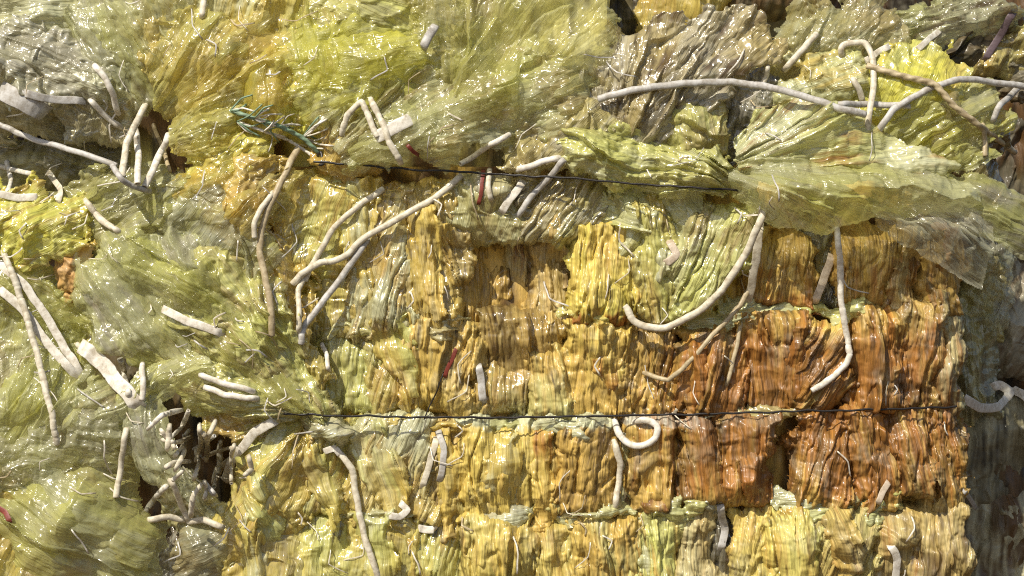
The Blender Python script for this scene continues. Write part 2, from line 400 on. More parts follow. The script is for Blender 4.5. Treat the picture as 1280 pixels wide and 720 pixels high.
def core(name, px0, px1, py0, py1, y0, y1, parent, cols='BDR', lamb=40):
    """the body of a bale: a solid block of packed film with lumpy faces"""
    o_ = []
    X0, X1 = (px0 - 640) / S, (px1 - 640) / S; Z0, Z1 = (360 - py1) / S, (360 - py0) / S
    st = .006
    def face(org, du, dv, lu, lv, nrm, sd):
        nu, nv = int(lu / st) + 2, int(lv / st) + 2
        u, v = np.meshgrid(np.linspace(0, lu, nu), np.linspace(0, lv, nv))
        s, t = u * S, v * S
        h = fn((s + pn(s / 50, t / 90, sd) * 20) / 30, t / 140, sd) * 12 + fn(s / 14, t / 60, sd + 1) * 6 + fn(s / 8, t / 20, sd + 2) * 3
        e = np.minimum(np.minimum(u, lu - u), np.minimum(v, lv - v)); h = h * sst(0, .03, e) / S
        p = np.array(org) + u[..., None] * np.array(du) + v[..., None] * np.array(dv) + h[..., None] * np.array(nrm)
        m1 = sst(-.4, .4, pn(s / 40, t / 120, sd + 3))[..., None]; m2 = sst(.1, .7, pn(s / 12, t / 60, sd + 4))[..., None]
        cc = (COL[cols[0]] * (1 - m1) + COL[cols[1]] * m1) * (1 - m2) + COL[cols[2]] * m2
        idx = np.arange(nu * nv).reshape(nv, nu)
        f = np.stack([idx[:-1, :-1].ravel(), idx[:-1, 1:].ravel(), idx[1:, 1:].ravel(), idx[1:, :-1].ravel()], 1)
        return p.reshape(-1, 3), f, np.stack([s.ravel(), t.ravel()], 1) / S, cc.reshape(-1, 3)
    W, H, T = X1 - X0, Z1 - Z0, y1 - y0
    fs = [face((X0, y0, Z0), (1, 0, 0), (0, 0, 1), W, H, (0, -1, 0), 11), face((X1, y0, Z0), (0, 1, 0), (0, 0, 1), T, H, (1, 0, 0), 12),
          face((X0, y1, Z0), (0, -1, 0), (0, 0, 1), T, H, (-1, 0, 0), 13), face((X0, y0, Z1), (1, 0, 0), (0, 1, 0), W, T, (0, 0, 1), 14),
          face((X1, y1, Z0), (-1, 0, 0), (0, 0, 1), W, H, (0, 1, 0), 15)]
    n = 0; V, Fc, U, K = [], [], [], []
    for p, f, u, c in fs: V.append(p); Fc.append(f + n); U.append(u); K.append(c); n += len(p)
    o = mesh_obj(name, np.vstack(V), np.vstack(Fc), M['dull'], parent, np.vstack(U), np.vstack(K)); splat(V[0]); return o

# ------------------------------------------------------------------ ground and the four bales
gz = -0.80
gx_, gy_ = np.meshgrid(np.linspace(-6, 6, 160), np.linspace(-6, 6, 160))
gh = gz + .012 * pn(gx_ * 2, gy_ * 2, 5) + .006 * pn(gx_ * 9, gy_ * 9, 6)
gi = np.arange(160 * 160).reshape(160, 160)
gm = mesh_obj('ground', np.stack([gx_.ravel(), gy_.ravel(), gh.ravel()], 1),
              np.stack([gi[:-1, :-1].ravel(), gi[:-1, 1:].ravel(), gi[1:, 1:].ravel(), gi[1:, :-1].ravel()], 1), M['dull'],
              uv=np.stack([gx_.ravel(), gy_.ravel()], 1), col=np.tile(COL['B'] * .7, (160 * 160, 1)))
tag(gm, None, None, kind='structure')

rear = tag(empty('film_bale', (.42, .55, gz)), 'shaded bale standing behind the loose film, its dark top showing at the upper right edge', 'bale', 'bales of waste plastic film')
side = tag(empty('film_bale', (.86, .42, gz)), 'dark bale in shadow to the right of the rust-stained bale', 'bale', 'bales of waste plastic film')
left = tag(empty('film_bale', (-.75, .4, gz)), 'loose pale bale at the left, burst open and buried under crumpled sheets', 'bale', 'bales of waste plastic film')
bale = tag(empty('film_bale', (.12, .3, gz)), 'big compressed bale of yellow and rust-stained film tied with black wire', 'bale', 'bales of waste plastic film')
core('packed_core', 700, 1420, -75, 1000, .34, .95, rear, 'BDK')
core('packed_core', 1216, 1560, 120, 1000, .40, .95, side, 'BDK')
core('packed_core', -260, 262, 60, 1000, .27, .75, left, 'DBK')
core('packed_core', 285, 1196, 205, 1000, .055, .75, bale, 'BAD')
core('packed_core', 150, 1180, 60, 230, .07, .70, bale, 'OBD')
core('packed_core', -260, 764, -110, 70, .10, .80, left, 'OBD')

def F(poly, cols, y=0., ang=90, p=None, name='film_bundle', **k):
    return film(name, poly, y=y, cols=cols, ang=ang, parent=p if p is not None else bale, **k)
pk = dict(mat='packed', deep=.042, edge=20, bulge=.014, an=14., cr=1.2, wv=.55, oct=5, dirt=.7, grow=5, lam=42, wob=13, crack=1.)

# rear bale, seen along the top edge
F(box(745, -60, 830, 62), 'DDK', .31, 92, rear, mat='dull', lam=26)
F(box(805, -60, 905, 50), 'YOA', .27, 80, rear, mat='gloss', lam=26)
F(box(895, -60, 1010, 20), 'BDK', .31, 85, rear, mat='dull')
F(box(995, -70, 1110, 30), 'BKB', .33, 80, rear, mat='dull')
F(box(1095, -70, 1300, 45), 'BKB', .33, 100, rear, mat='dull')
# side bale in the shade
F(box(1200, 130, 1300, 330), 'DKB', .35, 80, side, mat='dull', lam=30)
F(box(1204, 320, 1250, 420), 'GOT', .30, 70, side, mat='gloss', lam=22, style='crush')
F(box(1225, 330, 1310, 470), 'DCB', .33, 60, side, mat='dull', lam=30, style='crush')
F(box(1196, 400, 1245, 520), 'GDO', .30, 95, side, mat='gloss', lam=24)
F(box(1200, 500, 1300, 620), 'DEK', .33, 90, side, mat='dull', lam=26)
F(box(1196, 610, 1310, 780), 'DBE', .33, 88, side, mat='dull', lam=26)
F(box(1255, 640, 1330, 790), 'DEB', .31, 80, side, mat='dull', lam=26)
F([(1225,290),(1260,300),(1262,390),(1245,412),(1228,380)], 'GGC', .28, 75, side, name='film_flap', mat='clear', edge=12, lam=20)

# ------------------------------------------------------------------ row of bundles under the top wire (row A)
rowA = [
 (box(345,222,440,345), 'YVA', 0.,  70, dict(style='crush', mat='gloss')),
 (box(300,330,400,470), 'VOA', .02, 100, dict(mat='gloss')),
 (box(380,330,470,430), 'YVT', .012, 80, dict(mat='gloss', style='crush')),
 (box(430,235,520,420), 'YGA', .005, 80, dict(mat='gloss')),
 (box(490,225,580,410), 'AYT', .0,  98, dict(mat='gloss')),
 (box(555,225,650,300), 'GOT', .0,  75, dict(mat='gloss', style='crush')),
 (box(572,270,632,460), 'ARB', .03, 94, {}),
 (box(612,255,672,420), 'TRX', .045, 88, {}),
 (box(655,250,725,440), 'TAB', .03, 92, {}),
 (box(640,222,760,300), 'TOC', .0,  55, dict(mat='gloss', lam=24)),
 (box(592,390,712,470), 'TAB', .01, 96, dict(mat='gloss')),
 (box(712,280,800,402), 'YLA', .0, 90, dict(cband=('R',16), stain=.3)),
 (box(765,232,880,330), 'GVO', .0, 60, dict(mat='gloss', style='crush')),
 ([(775,250),(820,240),(850,300),(845,350),(858,400),(800,402),(790,350),(800,310)], 'VAO', -.012, 100, dict(mat='gloss')),
 ([(835,300),(880,260),(945,240),(962,262),(935,330),(890,390),(845,410),(838,360)], 'VGT', -.018, 62, dict(mat='gloss', lam=26)),
 (box(925,290,1018,388), 'YAR', .008, 84, dict(cband=('R',30))),
 (box(1000,285,1062,395), 'DCO', .03, 75, dict(mat='gloss')),
 (box(1052,285,1120,392), 'ARY', .004, 92, {}),
 (box(1100,270,1150,430), 'TAB', .012, 80, dict(lam=18)),
 (box(1146,290,1202,400), 'BAR', .015, 95, dict(lam=22)),
]
rowB = [
 (box(392,408,470,522), 'VOO', .01, 86, dict(mat='gloss')),
 (box(452,400,528,522), 'OYA', .006, 75, dict(mat='gloss')),
 (box(505,400,600,522), 'AYT', .0, 82, {}),
 (box(585,455,668,522), 'TAO', .015, 92, dict(mat='gloss')),
 (box(652,430,720,522), 'AOR', .008, 95, {}),
 (box(703,402,792,522), 'YAR', .0, 88, dict(stain=.3)),
 (box(778,404,852,520), 'RAT', .006, 85, {}),
 (box(845,408,930,520), 'ARB', .0, 80, {}),
 (box(915,396,1010,518), 'RAB', .0, 92, dict(stain=.45)),
 ([(1000,400),(1060,396),(1070,450),(1060,512),(1000,514),(990,460)], 'YAR', -.004, 60, dict(lam=26)),
 (box(1058,386,1135,516), 'ARB', .0, 90, {}),
 (box(1120,372,1180,512), 'TRB', .004, 84, dict(lam=20)),
 (box(1165,390,1206,512), 'GTB', .012, 95, dict(lam=20)),
]
rowC = [
 (box(365,520,450,650), 'YVA', .0, 75, dict(mat='gloss')),
 (box(430,520,545,655), 'YGA', -.006, 68, dict(mat='gloss', stain=.35)),
 (box(520,524,592,655), 'OAT', .01, 94, {}),
 (box(575,522,670,655), 'YYA', -.004, 92, dict(top=('G',20), stain=.3)),
 (box(656,524,712,648), 'AOR', .01, 95, dict(top=('G',18))),
 (box(695,522,775,646), 'ARB', .0, 88, dict(top=('G',20))),
 (box(760,524,800,640), 'OGB', .018, 90, {}),
 (box(782,522,852,642), 'RAB', .002, 88, dict(top=('C',16), cband=('B',14))),
 (box(840,522,912,636), 'RAB', .0, 92, dict(top=('C',16), stain=.6)),
 ([(900,522),(940,516),(972,518),(966,570),(952,634),(900,636),(895,580)], 'RAB', -.012, 88, dict(stain=.55)),
 ([(996,520),(1040,510),(1080,512),(1062,560),(1070,628),(1020,634),(992,632),(990,580)], 'ARB', -.008, 82, dict(stain=.5)),
 (box(1058,508,1128,632), 'RAB', -.004, 94, dict(stain=.55)),
 (box(1112,506,1172,626), 'TRB', .0, 100, dict(style='fold', lam=22)),
 (box(1155,504,1210,640), 'BAR', .012, 95, dict(lam=20)),
]
rowD = [
 (box(335,635,440,790), 'YVO', .005, 80, dict(mat='gloss', style='crush')),
 (box(425,640,520,790), 'YVO', .004, 86, dict(mat='gloss', style='crush')),
 (box(505,642,595,790), 'VYA', .008, 85, dict(mat='gloss')),
 (box(578,650,672,790), 'YOA', -.002, 92, {}),
 (box(660,644,722,790), 'OYA', .008, 90, {}),
 (box(706,644,800,790), 'YAO', .0, 94, {}),
 (box(782,640,856,790), 'OVA', .006, 96, {}),
 (box(845,636,902,790), 'AGT', .008, 88, {}),
 (box(886,632,926,790), 'CDK', .02, 92, dict(mat='gloss', lam=20)),
 (box(915,636,972,790), 'YOA', .002, 82, {}),
 (box(958,636,1022,790), 'YVA', -.002, 90, dict(stain=.35)),
 (box(1012,632,1098,790), 'AOT', .0, 74, {}),
 (box(1085,630,1145,790), 'TRB', .012, 95, dict(style='crush')),
 (box(1130,630,1212,790), 'TAB', .006, 84, {}),
]
rj = np.random.RandomState(3)
for row in (rowA, rowB, rowC, rowD):
    for poly, cols, y, ang, kw in row:
        y = y * 1.5 + rj.uniform(-.004, .006); ang += rj.uniform(-5, 5); kw = dict(dict(amp=.78), **kw); cols = cols.replace('R', 'A') if cols[0] != 'R' else 'AAB'
        k = dict(pk); k.update(dict(amp=1.0)); k.update(kw); F(poly, cols, y, ang, **k)

# pale fold-overs lying across the bundles in horizontal bands
rolls = [(700,392,775,410,'LGY'),(770,388,850,412,'GVT'),(846,390,925,418,'VGG'),(905,372,1000,400,'GVO'),(998,372,1070,402,'VGO'),(1050,380,1112,402,'GOT'),
 (1138,366,1165,388,'GGT'),(400,402,520,424,'GOO'),(515,400,590,416,'GTO'),
 (600,522,662,546,'VGG'),(655,522,735,545,'GCV'),(690,520,800,542,'GCG'),(845,522,925,538,'GCT'),(925,508,990,532,'OTG'),(440,520,600,540,'YGC'),
 (575,632,668,664,'GCT'),(655,632,725,652,'GVT'),(715,628,800,650,'GVO'),(790,628,880,652,'VGO'),(870,626,905,650,'GCC'),(960,620,1070,650,'GVT'),(1060,618,1130,646,'GVO'),(1135,612,1180,645,'GCG'),
 (420,635,520,650,'GOT')]
rr_ = np.random.RandomState(5)
for x0, y0, x1, y1, cols in rolls:
    j = rr_.uniform(-7, 7, 10)
    F([(x0 + j[0], y0 + 3 + j[1] * .5), ((x0 + x1) / 2, y0 + j[2] * .8), (x1 + j[3], y0 + 5 + j[4] * .5), (x1 + 3, (y0 + y1) / 2), (x1 - 8, y1 - 4 + j[5] * .6), ((x0 + x1) / 2 + j[6], y1 + j[7]), (x0 + 6, y1 - 5 + j[8] * .5)], cols, 0, 4 + j[9],
      name='fold_over', mat='gloss', deep=.016, edge=8, bulge=.012, lam=20, amp=.75, stain=.35, wob=16, grow=0, drape=7, an=5, oct=4)

# fan of film spreading from under the lower wire at the left end of the bale
F([(292,565),(315,528),(360,518),(395,520),(400,560),(380,640),(330,700),(290,680),(290,620)], 'YVA', -.004, p=bale, pinch=(400,512), mat='gloss', stain=.4, lam=24)
F([(270,650),(330,640),(380,670),(400,790),(300,790)], 'YVT', .0, 80, style='crush', mat='gloss')
F([(380,522),(420,520),(440,540),(425,560),(395,548)], 'GTC', -.014, 20, name='film_flap', mat='gloss', edge=12, lam=16)

# ------------------------------------------------------------------ loose sheets heaped over the bales: things of their own
NS = [0]
def sheet(poly, cols, y, ang, label, **k):
    a_ = np.ptp(np.array(poly), axis=0)
    if a_[0] * a_[1] > 90000 and k.get('mat') not in ('dull', 'clear'): k.setdefault('veil', 1)
    k.setdefault('mat', 'sheet'); k.setdefault('bulge', .018); k.setdefault('deep', .05); k.setdefault('free', .72); k.setdefault('wob', 20); k.setdefault('grow', 12); k.setdefault('oct', 5); k.setdefault('crack', .35); k.setdefault('lam', 40); k.setdefault('an', 7.)
    o = film('plastic_sheet', poly, y=y, cols=cols, ang=ang, **k)
    tag(o, label, 'plastic sheet', 'loose sheets of waste film'); return o

# -- top left
sheet([(-60,-50),(100,-50),(112,20),(95,44),(40,48),(-60,44)], 'GGO', .0, 5, 'smooth grey-green sheet bulging in the top left corner', amp=.6, mat='gloss', stain=.2, lam=60, fine=.4)
sheet([(-60,36),(50,38),(100,55),(138,100),(120,128),(60,118),(-60,112)], 'CGE', -.01, 160, 'grey glossy crinkled sheet just under the smooth corner bulge', style='crush', mat='gloss')
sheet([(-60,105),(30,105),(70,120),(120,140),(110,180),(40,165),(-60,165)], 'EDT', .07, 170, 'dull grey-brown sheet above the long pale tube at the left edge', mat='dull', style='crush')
sheet([(95,-50),(230,-50),(240,50),(215,110),(170,128),(130,95),(95,45)], 'GVE', -.005, 120, 'grey-green sheet with fine sparkling creases hanging between the top left bulges', lam=28)
sheet([(60,100),(140,105),(160,150),(150,175),(100,170)], 'TEG', .015, 60, 'tattered beige sheet wrapped about a bent white tube', style='crush', mat='gloss', lam=20)
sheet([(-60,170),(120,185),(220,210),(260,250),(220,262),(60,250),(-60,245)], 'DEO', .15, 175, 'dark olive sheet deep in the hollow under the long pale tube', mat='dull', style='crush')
sheet([(215,-50),(420,-50),(420,40),(350,62),(260,42),(220,20)], 'VYG', .01, 70, 'olive sheet with upright pleats along the top edge left of centre', mat='gloss', lam=26)
sheet([(175,50),(240,18),(320,28),(372,70),(352,140),(290,150),(262,200),(240,205),(215,150)], 'YVG', -.02, 60, 'golden veil-like sheet draped beside the grey-green folds', pinch=(130,215), stain=.2, fine=.7)
sheet([(250,140),(262,95),(330,60),(372,72),(378,150),(330,172),(262,175)], 'LYA', -.012, 75, 'bright lemon yellow crumpled sheet left of the teal rope', mat='gloss', amp=.8)
sheet([(232,185),(300,165),(335,190),(318,232),(262,232),(240,212)], 'LYV', -.01, 40, 'small bright yellow wad under the teal rope', mat='gloss', style='crush', lam=24)
# -- top centre
sheet([(365,55),(440,30),(530,38),(560,70),(520,120),(430,146),(372,140)], 'VLG', -.02, 20, 'yellow-green sheet with a rounded fold above the bent arch of tube', style='crush')
sheet([(395,-50),(560,-50),(560,45),(470,52),(400,42)], 'VTO', -.01, 160, 'pale yellow-green sheet crossing the top edge left of the grey stub', style='crush', mat='gloss')
sheet([(520,-50),(740,-50),(752,10),(768,55),(720,88),(640,100),(560,92),(535,40)], 'VOG', -.03, 30, 'large thin yellow-green sheet peaking at the top edge near the middle', pinch=(560,190), lam=56, fine=.6, mat='silk')
sheet([(400,145),(480,120),(560,80),(680,76),(735,100),(690,140),(620,172),(540,196),(470,192),(420,178)], 'VGT', -.035, 22, 'long yellow-green swathe sweeping down from the peak to the top wire', style='fold', an=7., lam=44, fine=.8, pinch=(360,225))
sheet([(392,150),(450,150),(480,175),(475,205),(420,208),(398,185)], 'YAT', -.01, 60, 'amber fringed wad at the left end of the top wire', mat='gloss', style='crush', lam=22)
sheet([(640,150),(690,118),(740,125),(760,150),(735,185),(690,205),(645,200)], 'TOC', -.03, 45, 'tan coiled wad of film behind the end of the long grey tube', mat='gloss', style='crush', lam=26)
sheet([(745,130),(762,70),(830,28),(940,20),(972,50),(930,100),(880,140),(835,205),(775,190)], 'TCB', -.02, 40, 'brown-grey sheet fanning in fine radiating pleats from the top wire', pinch=(760,235), mat='gloss', lam=26)
sheet([(700,165),(760,165),(830,188),(905,205),(915,228),(850,236),(770,228),(712,205)], 'OVG', -.035, 170, 'twisted khaki roll of film lying along the top wire', mat='gloss', lam=30, an=8, stain=.4, pinch=(960,250))
sheet([(828,115),(880,108),(900,140),(895,190),(845,200),(832,160)], 'OVT', -.015, 100, 'small olive wad hanging under the long grey tube', mat='gloss', style='crush')
sheet([(885,100),(955,95),(960,150),(930,190),(905,225),(890,180)], 'CDK', .015, 80, 'crumpled smoky clear film in the dark gap under the long grey tube', mat='gloss', style='crush', lam=26, stain=.6)
# -- top right
sheet([(960,70),(985,15),(1060,2),(1128,8),(1125,45),(1060,70),(1000,105),(965,110)], 'OTG', .03, 55, 'olive-brown pleated sheet standing up behind the beige tube', pinch=(950,130), mat='sheet', lam=28)
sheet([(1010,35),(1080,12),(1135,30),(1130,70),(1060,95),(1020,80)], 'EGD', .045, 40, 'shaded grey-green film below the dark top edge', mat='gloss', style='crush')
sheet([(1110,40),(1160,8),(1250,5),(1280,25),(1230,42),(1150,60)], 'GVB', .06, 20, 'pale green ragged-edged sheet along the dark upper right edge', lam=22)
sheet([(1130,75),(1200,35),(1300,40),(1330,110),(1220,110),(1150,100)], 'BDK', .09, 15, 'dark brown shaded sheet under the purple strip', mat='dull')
sheet([(1205,60),(1290,30),(1340,60),(1340,90),(1240,90)], 'AOB', .08, 70, 'amber film patch at the right edge beside the purple strip', mat='gloss')
sheet([(1000,80),(1070,72),(1080,120),(1050,140),(985,138),(975,115)], 'VGY', .0, 20, 'small pale wad between the beige tube and the crossed white tubes', mat='gloss', style='crush')
sheet([(1080,85),(1140,62),(1185,70),(1215,105),(1180,150),(1120,165),(1078,150)], 'LYV', .0, 60, 'vivid yellow sheet behind the twisted rope at the upper right', mat='gloss', style='crush')
sheet([(1095,160),(1150,125),(1230,108),(1255,135),(1240,185),(1190,215),(1120,200)], 'VGL', -.01, 25, 'yellow-green crinkled sheet crossed by the twisted rope tip', style='fold', lam=26)
sheet([(1190,150),(1240,140),(1250,240),(1205,260),(1180,200)], 'TDB', .03, 60, 'brown pleated tail hanging behind the rope tip', mat='gloss', lam=20)
sheet([(925,195),(945,145),(1010,128),(1080,150),(1130,180),(1195,205),(1150,225),(1000,222),(930,222)], 'VGR', -.05, 8, 'streaky yellow mound of stretched film right of the smoky gap', mat='gloss', an=9, lam=36, stain=.35, wob=9, grow=6, fine=.8, wv=.7, pinch=(890,215))
sheet([(1088,258),(1140,245),(1215,255),(1240,285),(1238,320),(1229,360),(1185,336),(1130,306),(1100,285)], 'CGE', -.06, 140, 'transparent corner of film pointing down over the rusty bundles', mat='clear', free=1., edge=10, lam=30, crack=.6, amp=1., an=9, stain=.1, wob=3, grow=2, fine=.7, oct=5)
sheet([(1150,215),(1230,225),(1340,270),(1340,345),(1280,320),(1200,280),(1140,250)], 'GVC', -.05, 155, 'pale film tongue running off the right edge beneath the mound', mat='silk', lam=44, fine=.5, grow=6, wob=8, an=8)
sheet([(913,212),(960,195),(1060,196),(1140,205),(1215,232),(1240,262),(1160,268),(1100,268),(1030,292),(965,276),(922,245)], 'GVC', -.07, 172, 'big glossy pale green sheet bulging over the right end of the top wire', mat='sheet', bulge=.05, amp=.95, an=8, lam=52, stain=.2, edge=30, wob=6, grow=4, free=.3, pinch=(870,200), fine=.75, oct=5, wv=.8, cr=.8, crack=.3)
# -- left middle
sheet([(-60,240),(50,236),(98,262),(105,305),(60,326),(-60,318)], 'LVA', -.02, 30, 'bright lemon crumpled lump near the left edge', mat='gloss', style='crush', lam=24)
sheet([(70,255),(130,215),(215,225),(262,262),(240,310),(180,342),(110,335),(95,300)], 'OGV', .0, 35, 'olive sheet with a smooth shaded hollow left of the tube pair', mat='sheet', lam=36)
sheet([(65,300),(100,300),(110,345),(90,365),(70,340)], 'TRG', -.005, 80, 'small brownish tatter under the bright lemon lump', mat='dull', style='crush', lam=14)
sheet([(105,330),(180,300),(240,300),(275,350),(265,405),(200,432),(130,425),(105,380)], 'VGC', -.03, 120, 'pale olive sheet folded in a pouch above the left hollow', mat='sheet', lam=56, fine=.6)
sheet([(205,238),(262,232),(335,262),(340,330),(280,345),(215,318)], 'GEV', -.028, 50, 'grey-green rumpled sheet between the pouch and the tube pair', mat='sheet', style='crush')
sheet([(252,222),(300,200),(338,208),(330,262),(292,296),(258,272)], 'YAT', -.025, 30, 'amber glinting wad left of the forked tube', mat='gloss', style='crush', lam=22)
sheet([(-60,318),(40,318),(100,380),(125,440),(70,455),(-60,410)], 'OVT', .01, 20, 'olive film behind the crossed white strips at the left edge', mat='gloss')
sheet([(205,335),(275,320),(345,360),(365,430),(400,505),(400,525),(330,500),(255,450),(205,405)], 'VOT', -.035, 55, 'long pleated sheet sweeping down to the left end of the lower wire', pinch=(430,560), lam=30, mat='gloss')
sheet([(330,300),(372,300),(378,400),(400,470),(395,505),(350,420),(330,360)], 'OYA', -.012, 100, 'narrow olive fold beside the long curved tube', mat='gloss', lam=22)
sheet([(135,425),(205,395),(280,440),(340,485),(395,515),(340,528),(250,510),(180,470)], 'OVT', -.03, 28, 'shaded folded flap reaching from the pouch to the lower wire', mat='gloss', lam=34, grow=3, wob=9, pinch=(420,525))
sheet([(-60,405),(50,400),(105,450),(125,490),(90,560),(-60,585)], 'VGL', -.01, 70, 'rounded green-yellow bulge behind the wrapped white tube', mat='silk', lam=56, fine=.6)
sheet([(-60,445),(20,430),(60,470),(30,500),(-60,500)], 'PGT', -.018, 40, 'pinkish clear film edge at the left border', mat='sheet', style='crush', lam=20)
# -- bottom left
sheet([(-60,575),(60,565),(125,522),(158,552),(176,610),(196,670),(190,720),(180,800),(-60,800)], 'VOG', -.02, 150, 'large glossy green-yellow bag filling the bottom left corner', mat='sheet', bulge=.06, grow=0, wob=8, amp=.75, lam=64, stain=.3, fine=.5, cr=.5)
sheet([(-60,560),(40,545),(115,512),(140,535),(120,570),(60,600),(-60,608)], 'CGE', -.05, 165, 'clear greyish film lapping over the top of the corner bag', mat='silk', lam=50, amp=.7, fine=.5)
sheet([(-60,600),(10,600),(40,680),(90,790),(-60,790)], 'YVP', -.06, 65, 'yellow film with a red stripe in the extreme bottom left corner', mat='sheet', lam=28)
sheet([(85,500),(130,485),(175,505),(150,545),(100,540)], 'GVT', -.045, 30, 'small light flap under the split white strips', mat='sheet', lam=18)
sheet([(155,502),(176,495),(196,520),(214,560),(216,598),(190,596),(168,555)], 'GVC', -.06, 108, 'narrow twisted ribbon of film dangling over the dark hollow', mat='sheet', edge=9, lam=14, an=8, deep=.025, bulge=.012, wob=3)
sheet([(158,495),(185,470),(235,448),(255,455),(225,475),(188,500),(172,510)], 'VGG', -.055, 30, 'bow-like ribbon end tied above the dark hollow', mat='sheet', edge=9, lam=14, deep=.025, bulge=.01, wob=3)
sheet([(210,595),(235,600),(268,640),(290,700),(262,660),(225,650)], 'OGT', .0, 120, 'thin olive flap below the dangling ribbon', mat='gloss', edge=12, lam=16)
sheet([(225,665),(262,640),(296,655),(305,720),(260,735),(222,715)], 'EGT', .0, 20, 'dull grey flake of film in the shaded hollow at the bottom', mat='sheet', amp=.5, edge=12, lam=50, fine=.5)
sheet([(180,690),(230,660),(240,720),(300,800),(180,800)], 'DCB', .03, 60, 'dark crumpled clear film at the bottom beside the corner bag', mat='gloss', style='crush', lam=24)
sheet([(225,480),(300,480),(345,505),(330,540),(270,530)], 'TAV', -.012, 15, 'glinting tan fold tucked under the flap at the lower wire', mat='gloss', lam=18)

# ------------------------------------------------------------------ torn flaps and tongues of film hanging out of the bales (parts of them)
def tongue(cx, cy, ln, wd, ang, taper=.45):
    a = math.radians(ang); ux, uy = math.cos(a), -math.sin(a); vx, vy = -uy, ux
    o = []
    for u, w in ((-.5, .25), (-.42, .5), (-.1, .52), (.2, .5 - .2 * taper), (.42, .5 - .6 * taper), (.5, .12)): o.append((cx + ux * u * ln + vx * w * wd, cy + uy * u * ln + vy * w * wd))
    for u, w in ((.45, -.4 + .5 * taper), (.2, -.5 + .2 * taper), (-.1, -.5), (-.45, -.45)): o.append((cx + ux * u * ln + vx * w * wd, cy + uy * u * ln + vy * w * wd))
    return o
flaps = [ # cx, cy, length, width, angle, tints, film, bale
 (452,300,170,50,-80,'VYG','gloss',bale),
 (540,330,150,36,-84,'YAT','packed',bale),
 (500,450,120,46,-76,'YVA','gloss',bale),
 (612,240,60,44,-100,'GTC','gloss',bale),
 (690,330,150,30,-92,'ATB','packed',bale),
 (760,460,110,34,-88,'AYR','packed',bale),
 (820,330,130,34,-96,'GVT','gloss',bale),
 (870,470,90,40,-85,'RAB','packed',bale),
 (1000,450,110,30,-92,'ARB','packed',bale),
 (1125,400,190,26,-97,'TAB','packed',bale),
 (1180,350,130,22,-94,'BTR','packed',bale),
 (480,590,130,50,-72,'YGV','gloss',bale),
 (560,600,150,30,-90,'AYT','packed',bale),
 (622,590,110,60,-90,'YVG','gloss',bale),
 (680,600,130,30,-88,'YAR','packed',bale),
 (815,590,110,36,-86,'RBA','packed',bale),
 (945,580,110,40,-88,'RAB','packed',bale),
 (1095,575,120,34,-92,'RAB','packed',bale),
 (1180,590,160,22,-92,'BTA','packed',bale),
 (400,600,140,40,-70,'YVT','gloss',bale),
 (330,600,130,36,-110,'YVG','gloss',bale),
 (470,690,100,50,-85,'VYG','gloss',bale),
 (620,700,110,60,-88,'YVA','gloss',bale),
 (820,690,110,36,-90,'VOG','gloss',bale),
 (990,690,110,40,-94,'YVA','gloss',bale),
 (1060,690,120,40,-72,'AOT','packed',bale),
 (870,275,90,40,-50,'GVC','gloss',bale),
 (790,265,80,44,-20,'GVO','gloss',bale),
 (330,640,90,40,-60,'VGY','gloss',bale),
 (320,700,80,46,-80,'VYG','gloss',bale)]
for cx, cy, ln, wd, ang, cols, mt, b_ in flaps:
    F(tongue(cx, cy, ln, wd, ang), cols, 0, ang, b_, name='film_flap', mat=mt, drape=5, free=.5, edge=8, deep=.02, wob=13, lam=22, an=10, oct=4, grow=2, stain=.45, bulge=.02, wv=.7)
drapes = [ # loose tongues over the heaps
 (60,80,170,46,-20,'CGE'),(160,60,120,44,-60,'GVE'),(270,70,150,60,40,'YVG'),(320,110,120,60,80,'LYV'),
 (450,75,170,60,10,'VLG'),(640,50,210,80,50,'VOG'),(540,150,230,56,22,'VGT'),(850,90,200,60,55,'TCB'),(800,200,180,36,-10,'OVG'),
 (160,250,160,70,10,'OGV'),(180,370,170,90,-50,'VGC'),(300,420,220,70,-50,'VOT'),(50,380,150,50,-30,'OVT'),(50,500,180,90,60,'VGL'),(110,660,200,110,-30,'VGO'),
 (110,190,120,40,-15,'DEO'),(260,215,110,36,30,'LYV'),(395,60,120,60,-75,'VLY'),(700,120,120,50,30,'GVY'),(760,60,110,40,70,'TGC'),(1040,30,120,40,20,'EGC'),(1210,180,120,36,-60,'GTB'),
 (230,360,180,50,-35,'GVC'),(20,470,120,50,80,'GVC'),(330,250,100,40,50,'YVG'),
]
for cx, cy, ln, wd, ang, cols in drapes:
    F(tongue(cx, cy, ln, wd, ang, .3), cols, 0, ang, left if cx < 400 else bale, name='film_flap', mat='silk', drape=14, free=.8, edge=8, deep=.02, wob=16, lam=36, an=8, oct=5, grow=4, stain=.3, bulge=.03, fine=.6)
# ------------------------------------------------------------------ tubes, strips and ropes, each a thing of its own
G_ = 'pale plastic tubes and strips sticking out of the film'
def T(pts, r, mat, label, cat='tube', name='plastic_tube', **k): strip(pts, r, mat, name, label=label, cat=cat, group=G_, **k)
def ST(pts, r, mat, label, **k): T(pts, r, mat, label, 'strip', 'plastic_strip', flat=k.pop('flat', .28), **k)
